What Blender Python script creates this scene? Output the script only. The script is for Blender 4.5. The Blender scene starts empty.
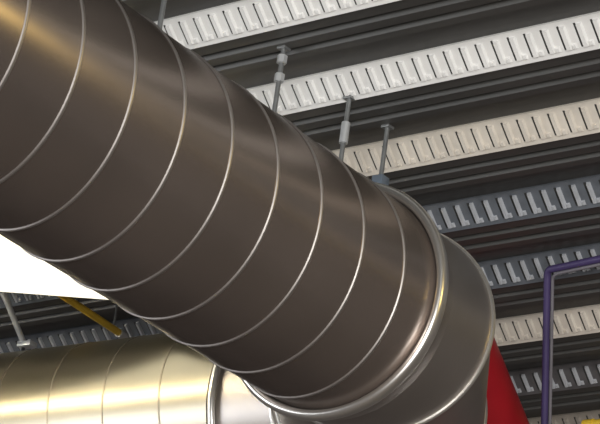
import bpy, bmesh, math
from mathutils import Vector, Matrix

C = bpy.context.scene.collection
CAM_Z = 1.6                       # eye height above the hall floor
V = Vector

# ------------------------------------------------------------------ camera
RGT = V((0.78264863, 0.60847484, 0.13122303))
UPV = V((0.1430315, -0.38096902, 0.91345749))
FWD = V((-0.60580782, 0.69614723, 0.38519595))
FPX = 2809.73
cam_data = bpy.data.cameras.new('camera')
cam = bpy.data.objects.new('camera', cam_data)
C.objects.link(cam)
m = Matrix.Identity(4)
for i in range(3):
    m[i][0] = RGT[i]; m[i][1] = UPV[i]; m[i][2] = -FWD[i]
m[2][3] = CAM_Z
cam.matrix_world = m
cam_data.sensor_width = 36.0
cam_data.lens = FPX * 36.0 / 600.0
cam_data.clip_start = 0.1
cam_data.clip_end = 100
bpy.context.scene.camera = cam

def at(px, py, z):
    """point seen at a pixel of the 600x424 frame at height z above the floor"""
    d = RGT * ((px - 300) / FPX) - UPV * ((py - 212) / FPX) + FWD
    t = (z - CAM_Z) / d.z
    return V((0, 0, CAM_Z)) + d * t

# ------------------------------------------------------------------ materials
def mat(name, col, rough=0.5, metal=0.0, noise=0.0, nscale=6.0, stretch=(1, 1, 1), bump=0.0, bscale=30.0, spec=0.5,
        dirt=None, tint=1.0):
    mt = bpy.data.materials.new(name); mt.use_nodes = True
    nt = mt.node_tree; N = nt.nodes; L = nt.links
    b = N['Principled BSDF']
    b.inputs['Roughness'].default_value = rough
    b.inputs['Metallic'].default_value = metal
    b.inputs['Specular IOR Level'].default_value = spec
    b.inputs['Specular Tint'].default_value = (*[tint] * 3, 1)
    b.inputs['Base Color'].default_value = (*col, 1)
    if noise or bump or dirt:
        tc = N.new('ShaderNodeTexCoord'); mp = N.new('ShaderNodeMapping')
        mp.inputs['Scale'].default_value = stretch
        L.new(tc.outputs['Object'], mp.inputs['Vector'])
    if noise:
        nz = N.new('ShaderNodeTexNoise'); nz.inputs['Scale'].default_value = nscale
        nz.inputs['Detail'].default_value = 5
        L.new(mp.outputs['Vector'], nz.inputs['Vector'])
        rp = N.new('ShaderNodeValToRGB')
        rp.color_ramp.elements[0].position = 0.3; rp.color_ramp.elements[1].position = 0.7
        rp.color_ramp.elements[0].color = (*[c * (1 - noise) for c in col], 1)
        rp.color_ramp.elements[1].color = (*[min(1, c * (1 + noise)) for c in col], 1)
        L.new(nz.outputs['Fac'], rp.inputs['Fac'])
        L.new(rp.outputs['Color'], b.inputs['Base Color'])
    if bump:
        n2 = N.new('ShaderNodeTexNoise'); n2.inputs['Scale'].default_value = bscale
        L.new(mp.outputs['Vector'], n2.inputs['Vector'])
        bp = N.new('ShaderNodeBump'); bp.inputs['Strength'].default_value = bump
        bp.inputs['Distance'].default_value = 0.01
        L.new(n2.outputs['Fac'], bp.inputs['Height'])
        L.new(bp.outputs['Normal'], b.inputs['Normal'])
    return mt

def emis(name, col, strength):
    mt = bpy.data.materials.new(name); mt.use_nodes = True
    b = mt.node_tree.nodes['Principled BSDF']
    b.inputs['Base Color'].default_value = (*col, 1)
    b.inputs['Emission Color'].default_value = (*col, 1)
    b.inputs['Emission Strength'].default_value = strength
    return mt

M = {
    'deck': mat('shade_toned_deck_steel', (0.075, 0.075, 0.072), 0.42, 0.0, noise=0.22, nscale=3, stretch=(0.4, 6, 6)),  # darkness of the flanges under grazing light is put into the colour
    'white': mat('bright_lit_strip_steel', (0.86, 0.86, 0.84), 0.5, 0.0, noise=0.05, nscale=20),  # strip tones, white to beige, paint uneven lighting of one steel deck
    'cream': mat('warm_lit_strip_steel', (0.72, 0.67, 0.59), 0.5, 0.0, noise=0.08, nscale=20),
    'galv': mat('dim_lit_strip_steel', (0.20, 0.22, 0.25), 0.38, 0.35, noise=0.15, nscale=25),  # dimmer copy of the strip steel, weaker light put into the colour
    'galv_dull': mat('dimmest_strip_steel', (0.15, 0.145, 0.15), 0.42, 0.35, noise=0.2, nscale=25),
    'beige': mat('half_lit_strip_steel', (0.40, 0.36, 0.31), 0.5, 0.0, noise=0.1, nscale=20),
    'duct': mat('spiral_duct_steel', (0.40, 0.345, 0.315), 0.27, 0.85, noise=0.10, nscale=2.5, bump=0.05, bscale=6, tint=0.3, spec=0.1),
    'seam': mat('seam_steel', (0.46, 0.43, 0.41), 0.42, 0.85),
    'elbow': mat('elbow_steel', (0.46, 0.43, 0.41), 0.40, 0.9, noise=0.08, nscale=4, bump=0.05, bscale=8),
    'flange': mat('flange_steel', (0.80, 0.79, 0.76), 0.30, 0.9),
    'branch': mat('warm_duct_steel', (0.38, 0.35, 0.28), 0.30, 0.95, noise=0.06, nscale=3, bump=0.04, bscale=6),
    'branch_seam': mat('dull_seam_steel', (0.30, 0.27, 0.22), 0.45, 0.9),
    'tab': mat('lit_tab_steel', (0.55, 0.57, 0.60), 0.4, 0.2, noise=0.1, nscale=25),  # paler than the sheet: light caught by the tabs is painted in
    'dark': mat('dark_steel', (0.06, 0.06, 0.065), 0.4, 0.6, noise=0.1),
    'rod': mat('zinc_rod', (0.27, 0.28, 0.28), 0.4, 0.6, noise=0.15, nscale=30),
    'zinc': mat('zinc_fitting', (0.62, 0.64, 0.65), 0.4, 0.5, noise=0.1, nscale=30),
    'bluegrey': mat('blue_grey_bracket', (0.16, 0.20, 0.25), 0.45, 0.3, noise=0.1, nscale=30),
    'red': mat('red_paint', (0.40, 0.008, 0.016), 0.45, 0.0, noise=0.12, nscale=8),
    'purple': mat('purple_jacket', (0.062, 0.044, 0.13), 0.5, 0.0, noise=0.12, nscale=14),
    'grey_jacket': mat('grey_jacket', (0.17, 0.16, 0.18), 0.5, 0.0, noise=0.1, nscale=14),
    'yellow': mat('yellow_paint', (0.85, 0.56, 0.05), 0.4, 0.0, noise=0.1, nscale=12),
    'tubeglow': emis('highlight_tube_glow', (1.0, 0.86, 0.56), 60.0),  # glow of the added, hidden highlight tube
    'housing': mat('grey_housing', (0.20, 0.20, 0.19), 0.5, 0.2, noise=0.1),
    'glow': emis('lit_diffuser', (1.0, 0.95, 0.78), 1.4),
    'floor': mat('concrete_floor', (0.20, 0.165, 0.15), 0.6, 0.0, noise=0.2, nscale=1.5),
}

# ------------------------------------------------------------------ helpers
def link(name, bm, mt, parent=None, smooth=True, mesh=None):
    if mesh is None:
        me = bpy.data.meshes.new(name)
        bmesh.ops.recalc_face_normals(bm, faces=bm.faces[:])
        bm.to_mesh(me); bm.free()
        me.materials.append(mt)
        for p in me.polygons: p.use_smooth = smooth
        if smooth:
            try: me.set_sharp_from_angle(angle=math.radians(38))
            except Exception: pass
    else:
        me = mesh
    o = bpy.data.objects.new(name, me)
    C.objects.link(o)
    if parent is not None:
        o.parent = parent
        o.matrix_parent_inverse = Matrix.Translation(-parent.location)
    return o

def tag(o, label=None, cat=None, group=None, kind=None):
    if label: o['label'] = label
    if cat: o['category'] = cat
    if group: o['group'] = group
    if kind: o['kind'] = kind
    return o

def empty(name, loc, label, cat, group=None):
    o = bpy.data.objects.new(name, None); C.objects.link(o)
    o.location = loc; o.empty_display_size = 0.1
    return tag(o, label, cat, group)

def frame_of(d):
    d = d.normalized()
    a = V((0, 0, 1)) if abs(d.z) < 0.9 else V((1, 0, 0))
    u = a.cross(d).normalized()
    return u, d.cross(u).normalized()

def tube(bm, pts, r, seg=12, caps=True, closed=False):
    pts = [V(p) for p in pts]; n = len(pts); rings = []
    prev = None
    for i, p in enumerate(pts):
        if closed: d = pts[(i + 1) % n] - pts[i - 1]
        elif i == 0: d = pts[1] - pts[0]
        elif i == n - 1: d = pts[-1] - pts[-2]
        else: d = (pts[i + 1] - p).normalized() + (p - pts[i - 1]).normalized()
        d.normalize()
        if prev is None: u, w = frame_of(d)
        else:
            u = (prev - d * prev.dot(d)).normalized(); w = d.cross(u)
        prev = u
        rr = r[i] if isinstance(r, (list, tuple)) else r
        rings.append([bm.verts.new(p + (u * math.cos(2 * math.pi * k / seg) + w * math.sin(2 * math.pi * k / seg)) * rr) for k in range(seg)])
    rng = range(n) if closed else range(n - 1)
    for i in rng:
        a, b = rings[i], rings[(i + 1) % n]
        off = 0
        if closed and i == n - 1:
            off = min(range(seg), key=lambda s: (a[0].co - b[s].co).length)
        for k in range(seg):
            bm.faces.new((a[k], a[(k + 1) % seg], b[(k + 1 + off) % seg], b[(k + off) % seg]))
    if caps and not closed:
        bm.faces.new(rings[0][::-1]); bm.faces.new(rings[-1])
    return bm

def lathe(bm, c, d, prof, seg=96, close=False):
    """prof: (axial, radius) pairs swept about the axis through c along d"""
    d = d.normalized(); u, w = frame_of(d); rings = []
    for a, r in prof:
        rings.append([bm.verts.new(c + d * a + (u * math.cos(2 * math.pi * k / seg) + w * math.sin(2 * math.pi * k / seg)) * r) for k in range(seg)])
    n = len(rings)
    for i in range(n if close else n - 1):
        a, b = rings[i], rings[(i + 1) % n]
        for k in range(seg):
            bm.faces.new((a[k], a[(k + 1) % seg], b[(k + 1) % seg], b[k]))
    return bm

def box(bm, c, ux, uy, uz, sx, sy, sz, bev=0.0):
    vs = []
    for i in (-1, 1):
        for j in (-1, 1):
            for k in (-1, 1):
                vs.append(bm.verts.new(c + ux * (i * sx / 2) + uy * (j * sy / 2) + uz * (k * sz / 2)))
    fs = [(0, 1, 3, 2), (4, 6, 7, 5), (0, 4, 5, 1), (2, 3, 7, 6), (0, 2, 6, 4), (1, 5, 7, 3)]
    faces = [bm.faces.new([vs[i] for i in f]) for f in fs]
    if bev:
        es = list({e for f in faces for e in f.edges})
        bmesh.ops.bevel(bm, geom=es, offset=bev, segments=2, affect='EDGES', profile=0.5)
    return bm

X, Y, Z = V((1, 0, 0)), V((0, 1, 0)), V((0, 0, 1))

# ------------------------------------------------------------------ setting
P = 0.345; H = 2.6796 + CAM_Z; HB = 2.6330 + CAM_Z; Y0 = 3.5444; WR = 0.0628
FL = 0.135                                     # width of a lower flange
DX0, DX1 = -10.5, 1.5
def deck():
    bm = bmesh.new()
    prof = []
    for k in range(-3, 14):
        y = Y0 + k * P
        prof.append((y, H)); yb = y + WR
        prof.append((yb, HB))
        for g in (0.36, 0.74):
            gy = yb + FL * g
            prof += [(gy - 0.012, HB), (gy - 0.006, HB + 0.011), (gy + 0.006, HB + 0.011), (gy + 0.012, HB)]
        prof.append((yb + FL, HB)); prof.append((yb + FL + 0.03, H))
    top = [(prof[-1][0], H + 0.06), (prof[0][0], H + 0.06)]
    loop = prof + top
    a = [bm.verts.new((DX0, y, z)) for y, z in loop]
    b = [bm.verts.new((DX1, y, z)) for y, z in loop]
    n = len(loop)
    for i in range(n):
        j = (i + 1) % n
        bm.faces.new((a[i], a[j], b[j], b[i]))
    bm.faces.new(a); bm.faces.new(b[::-1])
    return bm
ceil = link('ceiling', deck(), M['deck'], smooth=False)
tag(ceil, 'dark corrugated steel roof deck with long ribs', kind='structure')

bm = bmesh.new()
box(bm, V((-3.5, 3.0, -0.05)), X, Y, Z, 16, 14, 0.1)
tag(link('floor', bm, M['floor'], smooth=False), 'plain concrete floor of the hall', kind='structure')

# ------------------------------------------------------------------ embossed strips
SX0, SX1 = -8.5, 0.6
def strip_mesh(SLOT, TABW, SLANT):
    """strip lies in its own frame: x along, v down the web, n out of the web"""
    bm = bmesh.new()
    L = math.hypot(WR, H - HB)
    vd = V((0, WR, -(H - HB))).normalized(); nd = V((0, -(H - HB), -WR)).normalized()
    def pt(x, v, n): return X * x + vd * (v * L) + nd * n
    def frus(quad, inset, n0, n1):
        cx = sum(q[0] for q in quad) / 4; cv = sum(q[1] for q in quad) / 4
        lo = [bm.verts.new(pt(x, v, n0)) for x, v in quad]
        hi = []
        for x, v in quad:
            dx = inset if x < cx else -inset; dv = inset / L if v < cv else -inset / L
            hi.append(bm.verts.new(pt(x + dx, v + dv, n1)))
        for i in range(4):
            j = (i + 1) % 4
            bm.faces.new((lo[i], lo[j], hi[j], hi[i]))
        bm.faces.new(hi)
    lo = 0.006
    # punched sheet with turned edges; beside every slot a pressed-out tab
    pitch = 0.0415; n = int((SX1 - SX0) / pitch)
    vv = [0.0, 0.13, 0.84, 1.0]
    cols = []
    for i in range(n + 1):
        for q in (0.0, SLOT):
            x = SX0 + (i + q) * pitch
            cols.append([bm.verts.new(pt(x + SLANT * v, v, lo)) for v in vv])
    for c in range(len(cols) - 1):
        for r in range(3):
            if c % 2 == 0 and r == 1: continue
            bm.faces.new((cols[c][r], cols[c][r + 1], cols[c + 1][r + 1], cols[c + 1][r]))
    for v0, v1 in ((0.0, -0.02), (1.0, 1.02)):
        a = [bm.verts.new(pt(x, v0, lo)) for x in (SX0, SX1)]; b = [bm.verts.new(pt(x, v1, 0.0005)) for x in (SX0, SX1)]
        bm.faces.new((a[0], a[1], b[1], b[0]))
    nsheet = len(bm.faces)
    for i in range(n):
        x = SX0 + (i + SLOT + 0.04) * pitch; w = TABW * pitch
        frus([(x + SLANT * 0.14, 0.14), (x + w + SLANT * 0.14, 0.14), (x + w + SLANT * 0.86, 0.86), (x + SLANT * 0.86, 0.86)], 0.0022, lo, 0.0135)
        x += w + 0.0005
        frus([(x + SLANT * 0.7, 0.70), (x + w * 0.8 + SLANT * 0.7, 0.70), (x + w * 0.8 + SLANT * 0.86, 0.86), (x + SLANT * 0.86, 0.86)], 0.0018, lo, 0.011)
    for f in bm.faces: f.material_index = 0
    bm.faces.ensure_lookup_table()
    for f in bm.faces[nsheet:]: f.material_index = 1
    me = bpy.data.meshes.new('embossed_strip')
    bmesh.ops.recalc_face_normals(bm, faces=bm.faces[:])
    for f in bm.faces:
        if f.normal.dot(nd) < 0: f.normal_flip()
    bm.to_mesh(me); bm.free()
    return me
strips = [  # tone of each strip stands for how brightly it is lit
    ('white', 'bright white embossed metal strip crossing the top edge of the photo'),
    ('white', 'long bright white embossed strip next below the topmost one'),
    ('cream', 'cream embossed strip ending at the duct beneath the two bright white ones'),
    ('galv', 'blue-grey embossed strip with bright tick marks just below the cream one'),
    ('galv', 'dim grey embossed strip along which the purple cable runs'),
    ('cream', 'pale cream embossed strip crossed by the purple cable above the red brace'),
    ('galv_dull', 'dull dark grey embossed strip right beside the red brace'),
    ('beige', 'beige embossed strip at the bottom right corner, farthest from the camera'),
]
protos = {}
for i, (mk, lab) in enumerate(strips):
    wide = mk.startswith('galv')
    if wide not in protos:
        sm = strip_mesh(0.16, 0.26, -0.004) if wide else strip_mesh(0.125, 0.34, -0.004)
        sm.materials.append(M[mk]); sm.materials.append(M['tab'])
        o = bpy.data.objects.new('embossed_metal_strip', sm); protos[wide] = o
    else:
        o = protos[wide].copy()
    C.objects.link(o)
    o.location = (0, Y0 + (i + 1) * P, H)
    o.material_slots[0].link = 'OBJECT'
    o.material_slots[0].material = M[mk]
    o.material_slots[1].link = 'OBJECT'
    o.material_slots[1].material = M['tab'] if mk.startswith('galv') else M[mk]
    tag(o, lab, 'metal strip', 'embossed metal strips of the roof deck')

# ------------------------------------------------------------------ main spiral duct
PHI = 1.6258267538685622
AX = V((math.cos(PHI), math.sin(PHI), 0)); NN = V((-math.sin(PHI), math.cos(PHI), 0))
C0 = V((-3.3880061, -0.18663186, 2.17160108 + CAM_Z))
R = 0.25; HP = 0.15360392929675817; PH = 24.003113564347524
S_NEAR, S_FLANGE, S_BEND = 1.6, 4.53, 4.63

def helix(bm, c, ax, n, s0, s1, R, hp, phase, r, w, seg=72):
    """standing seam: a low half-round ridge wound round the duct"""
    k = ax.cross(n); dn = -k if k.z > 0 else k          # dn points down
    prof = [(-w, -0.001), (-w * 0.55, r * 0.75), (0, r), (w * 0.55, r * 0.75), (w, -0.001)]
    rings = []
    total = (s1 - s0) / hp
    N = int(total * seg)
    for i in range(N + 1):
        s = s0 + (s1 - s0) * i / N
        ang = ((s / hp) - phase) * 2 * math.pi          # s/hp = phase + k + ang/2pi
        rad = n * math.sin(ang) + dn * math.cos(ang)
        rings.append([bm.verts.new(c + ax * (s + a) + rad * (R + h)) for a, h in prof])
    for a, b in zip(rings, rings[1:]):
        for j in range(len(prof) - 1):
            bm.faces.new((a[j], a[j + 1], b[j + 1], b[j]))
    return bm

main = empty('spiral_duct', C0 + AX * 3.2 - Z * R,
             'large dark grey-brown round spiral duct running diagonally across the photo', 'air duct')
bm = bmesh.new()
lathe(bm, C0, AX, [(S_NEAR, R), (S_FLANGE + 0.06, R), (S_FLANGE + 0.06, R - 0.004), (S_NEAR, R - 0.004)], 160, close=True)
link('duct_wall', bm, M['duct'], main)
bm = bmesh.new()
helix(bm, C0, AX, NN, S_NEAR, S_FLANGE - 0.02, R, HP, PH, 0.0036, 0.0052)
tag(link('spiral_seam', bm, M['seam'], main), 'paler raised spiral seam')

# ------------------------------------------------------------------ elbow
RE = 0.246
P1 = C0 + AX * S_BEND
JR = [0.0, 32.8, 62.0, 90.0]                             # heading of each gore, in degrees of turn
GL = [0.478, 0.15]                                      # centre line lengths of the two middle gores
def head(deg): return AX * math.cos(math.radians(deg)) + NN * math.sin(math.radians(deg))
J = [C0 + AX * 4.705]
J.append(J[0] + head(JR[1]) * GL[0]); J.append(J[1] + head(JR[2]) * GL[1])
def mitre(i, r, seg=96):
    """ellipse in which gore i meets gore i + 1"""
    mid = (JR[i] + JR[i + 1]) / 2; half = (JR[i + 1] - JR[i]) / 2
    out = head(mid - 90); st = 1 / math.cos(math.radians(half))
    return [J[i] + out * (r * st * math.cos(2 * math.pi * k / seg)) + Z * (r * math.sin(2 * math.pi * k / seg)) for k in range(seg)]
def circ(c, out, r, seg=96):
    return [c + out * (r * math.cos(2 * math.pi * k / seg)) + Z * (r * math.sin(2 * math.pi * k / seg)) for k in range(seg)]
def loft(bm, A, B):
    a = [bm.verts.new(p) for p in A]; b = [bm.verts.new(p) for p in B]; n = len(a)
    for k in range(n): bm.faces.new((a[k], a[(k + 1) % n], b[(k + 1) % n], b[k]))

elbow = empty('duct_elbow', P1 + AX * 0.35 + NN * 0.15 - Z * R,
              'segmented grey steel duct elbow with bright rim at the end of the dark duct', 'duct elbow')
YAW1 = 0.06
d1 = V((math.cos(PHI + YAW1), math.sin(PHI + YAW1), 0.03)).normalized()
# rolled flange of the collar
bm = bmesh.new()
cf = C0 + AX * S_FLANGE
prof = []
for k in range(16):
    a = 2 * math.pi * k / 16
    prof.append((0.017 * math.cos(a), 0.2625 + 0.0115 * math.sin(a)))
lathe(bm, cf, d1, prof, 128, close=True)
tag(link('rolled_rim', bm, M['flange'], elbow), 'bright polished rolled rim')
bm = bmesh.new()
ce = P1
lathe(bm, cf, d1, [(-0.006, 0.2605), (0.03, 0.2585), (0.05, 0.2545), (0.085, RE)], 128)
link('collar', bm, M['elbow'], elbow)
out0 = -NN
END = J[2] + NN * 0.228
joints = [circ(P1 - AX * 0.02, out0, RE)] + [mitre(i, RE) for i in range(3)] + [circ(END, AX, RE)]
for i in range(4):
    bm = bmesh.new(); loft(bm, joints[i], joints[i + 1])
    link('gore', bm, M['elbow'], elbow)
for i in range(3):
    bm = bmesh.new(); tube(bm, mitre(i, RE + 0.001, 96), 0.0055, 8, closed=True)
    link('lock_seam', bm, M['flange'], elbow)
P2 = END - NN * 0.075
bm = bmesh.new()
prof = []
for k in range(12):
    a = 2 * math.pi * k / 12
    prof.append((0.010 * math.cos(a), 0.258 + 0.008 * math.sin(a)))
lathe(bm, P2 + NN * 0.075, NN, prof, 112, close=True)
link('end_rim', bm, M['flange'], elbow)

# ------------------------------------------------------------------ branch duct
branch = empty('spiral_duct', P2 + NN * 1.5 - Z * R,
               'shiny yellowish silver spiral duct in the lower left corner', 'air duct')
bm = bmesh.new()
lathe(bm, P2, NN, [(0.096, R), (4.2, R), (4.2, R - 0.004), (0.096, R - 0.004)], 160, close=True)
link('duct_wall', bm, M['branch'], branch)
bm = bmesh.new()
lathe(bm, P2, NN, [(0.082, R - 0.003), (0.098, R - 0.003)], 112)
tag(link('joint_gap', bm, M['dark'], branch), 'dark joint gap at the end of the duct')
bm = bmesh.new()
helix(bm, P2, NN, -AX, 0.15, 4.18, R, 0.176, 0.14, 0.0014, 0.0040)
link('spiral_seam', bm, M['branch_seam'], branch)

# ------------------------------------------------------------------ hanger rods of the duct
def hanger(s, label, style):
    top = C0 + AX * s + Z * (HB - C0.z)
    low = C0 + AX * s + Z * R
    h = empty('duct_hanger', low, label, 'hanger rod', 'hanger rods between dark duct and roof deck')
    bm = bmesh.new(); tube(bm, [top, low + Z * 0.004], 0.0055, 10); link('rod', bm, M['rod'], h)
    bm = bmesh.new(); box(bm, top - Z * 0.002, X, Y, Z, 0.022, 0.022, 0.006, 0.001); link('ceiling_plate', bm, M['rod'], h, smooth=False)
    bm = bmesh.new(); box(bm, low + Z * 0.006, AX, NN, Z, 0.04, 0.05, 0.010, 0.002); link('foot_plate', bm, M['zinc'], h, smooth=False)
    if style == 'buckle':
        for q in (0.028, 0.072):
            bm = bmesh.new(); tube(bm, [top - Z * (q - 0.009), top - Z * (q + 0.009)], 0.011, 6)
            link('nut', bm, M['zinc'], h, smooth=False)
    elif style == 'sleeve':
        bm = bmesh.new(); tube(bm, [low + Z * 0.10, low + Z * 0.15], 0.010, 10); link('sleeve', bm, M['zinc'], h)
    elif style == 'clamp':
        bm = bmesh.new(); box(bm, low + Z * 0.062, AX, NN, Z, 0.03, 0.03, 0.05, 0.003); link('clamp', bm, M['bluegrey'], h)
hanger(3.82, 'pale hanger rod at the very top of the photo, left of the first white strip', 'plain')
hanger(4.225, 'hanger rod with two bright nuts in front of the second white strip', 'buckle')
hanger(4.48, 'thin hanger rod with pale sleeve just below the second white strip', 'sleeve')
hanger(4.635, 'hanger rod with blue-grey clamp in front of the cream strip', 'clamp')

# ------------------------------------------------------------------ lit panel lamp
ZP = 2.42 + CAM_Z
fa = at(0, 291, ZP); fb = at(107, 299, ZP)
u = (fb - fa).normalized(); n = V((u.y, -u.x, 0))       # n points back towards the viewer
right = fb + u * 0.10; LW, LD, LT = 1.25, 0.46, 0.05
pc = right - u * (LW / 2) + n * (LD / 2)
lamp = empty('ceiling_light', pc + Z * (LT + 0.004), 'glaring white rectangular panel lamp behind the dark duct at left', 'ceiling lamp')
bm = bmesh.new(); box(bm, pc + Z * (LT / 2 + 0.006), u, n, Z, LW + 0.02, LD + 0.02, LT, 0.004); link('housing', bm, M['housing'], lamp)
bm = bmesh.new(); box(bm, pc + Z * 0.002, u, n, Z, LW - 0.004, LD - 0.004, 0.010, 0.002); tag(link('diffuser', bm, M['glow'], lamp), 'glowing white diffuser')
bm = bmesh.new(); tube(bm, [V((-6.0, 4.15, 2.40 + CAM_Z)), V((-4.40, 4.15, 2.40 + CAM_Z))], 0.008, 12); tag(link('highlight_tube', bm, M['tubeglow'], lamp), 'unseen warm tube added for the highlight on the silver duct')  # hidden tube added to draw the thin highlight along the silver duct
for a in (-1, 1):
    for b in (-1, 1):
        q = pc + u * (a * LW * 0.42) + n * (b * LD * 0.4) + Z * (LT + 0.004)
        bm = bmesh.new(); tube(bm, [q, V((q.x, q.y, HB + 0.003))], 0.002, 6); link('suspension_wire', bm, M['rod'], lamp)

# ------------------------------------------------------------------ yellow pipes
pa = at(68, 299, 2.555 + CAM_Z); pb = at(121, 334, 2.555 + CAM_Z)
yp = empty('yellow_pipe', pb, 'yellow pipe running diagonally between panel lamp and silver duct', 'pipe', None)
bm = bmesh.new(); tube(bm, [pa - (pb - pa) * 0.6, pb], 0.010, 14); link('pipe', bm, M['yellow'], yp)
bm = bmesh.new(); dd = (pb - pa).normalized(); tube(bm, [pb - dd * 0.012, pb + dd * 0.018], 0.0135, 14); tag(link('end_cap', bm, M['zinc'], yp), 'pale end cap')
for t in (0.15, 0.85):
    q = pa.lerp(pb, t); bm = bmesh.new(); tube(bm, [q + Z * 0.008, V((q.x, q.y, HB + 0.002))], 0.003, 6); link('hanger', bm, M['rod'], yp)

qa = at(588, 425, 2.55 + CAM_Z)
yc = empty('yellow_pipe', qa, 'short visible end of yellow pipe at the bottom right corner', 'pipe', None)
bm = bmesh.new(); tube(bm, [qa, qa + X * 3.2], 0.013, 14); link('pipe', bm, M['yellow'], yc)
bm = bmesh.new(); tube(bm, [qa - X * 0.012, qa + X * 0.02], 0.016, 14); link('end_cap', bm, M['yellow'], yc)
for t in (0.1, 1.1, 2.1, 3.1):
    q = qa + X * t; bm = bmesh.new(); tube(bm, [q + Z * 0.01, V((q.x, q.y, H - 0.03))], 0.003, 6); link('hanger', bm, M['rod'], yc)

# ------------------------------------------------------------------ grey stay above the silver duct
ga = at(3, 303, 2.60 + CAM_Z); gb = at(24, 344, 2.52 + CAM_Z)
gs = empty('pipe_stay', gb, 'slanting light grey stay with small foot below the panel lamp at left', 'stay')
bm = bmesh.new()
tube(bm, [ga + (ga - gb) * 0.08 + Z * 0.024, gb], 0.0085, 12); link('stay_rod', bm, M['zinc'], gs)
bm = bmesh.new(); box(bm, gb + X * 0.012 - Z * 0.004, X, Y, Z, 0.05, 0.03, 0.014, 0.002); link('foot', bm, M['zinc'], gs)
bm = bmesh.new(); tube(bm, [gb, gb - Z * (gb.z - C0.z - R + 0.002)], 0.005, 8); link('support_pin', bm, M['dark'], gs)

# ------------------------------------------------------------------ red brace
ra = at(455.5, 328, HB - 0.075); rb = at(500.5, 436.7, 2.36 + CAM_Z)
rd = (rb - ra).normalized(); rb2 = ra + rd * 1.25
red = empty('steel_brace', ra, 'bright red painted round steel brace leaning out from behind the elbow', 'brace')
bm = bmesh.new(); tube(bm, [ra + rd * 0.03, rb2], 0.083, 40); link('tube', bm, M['red'], red)
bm = bmesh.new(); box(bm, ra + Z * 0.035, X, Y, Z, 0.07, 0.06, 0.08, 0.004); link('head_bracket', bm, M['red'], red)

# ------------------------------------------------------------------ purple cable and grey cable
A = at(547.5, 270, 2.60 + CAM_Z); B = at(544.5, 424, 2.28 + CAM_Z)
def smooth_path(pts, it=3):
    for _ in range(it):
        q = [pts[0]]
        for a, b in zip(pts, pts[1:]):
            q += [a.lerp(b, 0.25), a.lerp(b, 0.75)]
        q.append(pts[-1]); pts = q
    return pts
far = A.lerp(B, 2.2)
run = at(600, 259, 2.60 + CAM_Z); run2 = A.lerp(run, 9.0)
bm = bmesh.new()
tube(bm, smooth_path([run2, run, A.lerp(run, 0.15), A, A.lerp(B, 0.08), B, far]), 0.0092, 12)
tag(link('hanging_cable', bm, M['purple']), 'purple cable hanging down and turning along the dim grey strip', 'cable')
off = at(552.5, 300, 2.54 + CAM_Z) - at(547.0, 300, 2.54 + CAM_Z)
bm = bmesh.new()
a2 = A + off * 1.0
tube(bm, smooth_path([run2 + off * 0.9 - Z * 0.012, A.lerp(run, 0.35) + off * 0.9 - Z * 0.012, a2 - Z * 0.012, A.lerp(B, 0.1) + off, B + off, far + off]), 0.0042, 10)
tag(link('hanging_cable', bm, M['grey_jacket']), 'thin grey cable hanging close along the right side of the purple cable', 'cable')

# ------------------------------------------------------------------ light
def area(name, loc, target, sx, sy, power, col):
    l = bpy.data.lights.new(name, 'AREA'); l.shape = 'RECTANGLE'; l.size = sx; l.size_y = sy
    l.energy = power; l.color = col
    o = bpy.data.objects.new(name, l); C.objects.link(o)
    o.location = loc
    o.rotation_euler = (V(target) - V(loc)).to_track_quat('-Z', 'Y').to_euler()
    return o
area('hall_window_light', (3.4, -3.2, 1.3), (-3.2, 5.0, 4.2), 5.0, 2.4, 890, (1.0, 0.98, 0.95))
area('side_window_light', (-8.8, -0.6, 3.1), (-4.5, 5.0, 3.7), 4.0, 2.0, 150, (0.95, 0.97, 1.0))

area('yellow_streak_light', (-1.5, 4.2, 2.56 + CAM_Z), (-1.6, 4.2, 0.0), 0.025, 0.75, 18.0, (1.0, 0.72, 0.22))  # unseen warm light added to lay the yellow streak on the dark duct

W = bpy.data.worlds.new('world'); bpy.context.scene.world = W
W.use_nodes = True
W.node_tree.nodes['Background'].inputs[0].default_value = (0.075, 0.064, 0.058, 1)
W.node_tree.nodes['Background'].inputs[1].default_value = 1.0

sc = bpy.context.scene
sc.view_settings.view_transform = 'Standard'
sc.view_settings.look = 'None'
sc.view_settings.gamma = 1
sc.view_settings.exposure = 0.0
sc.view_settings.use_curve_mapping = False
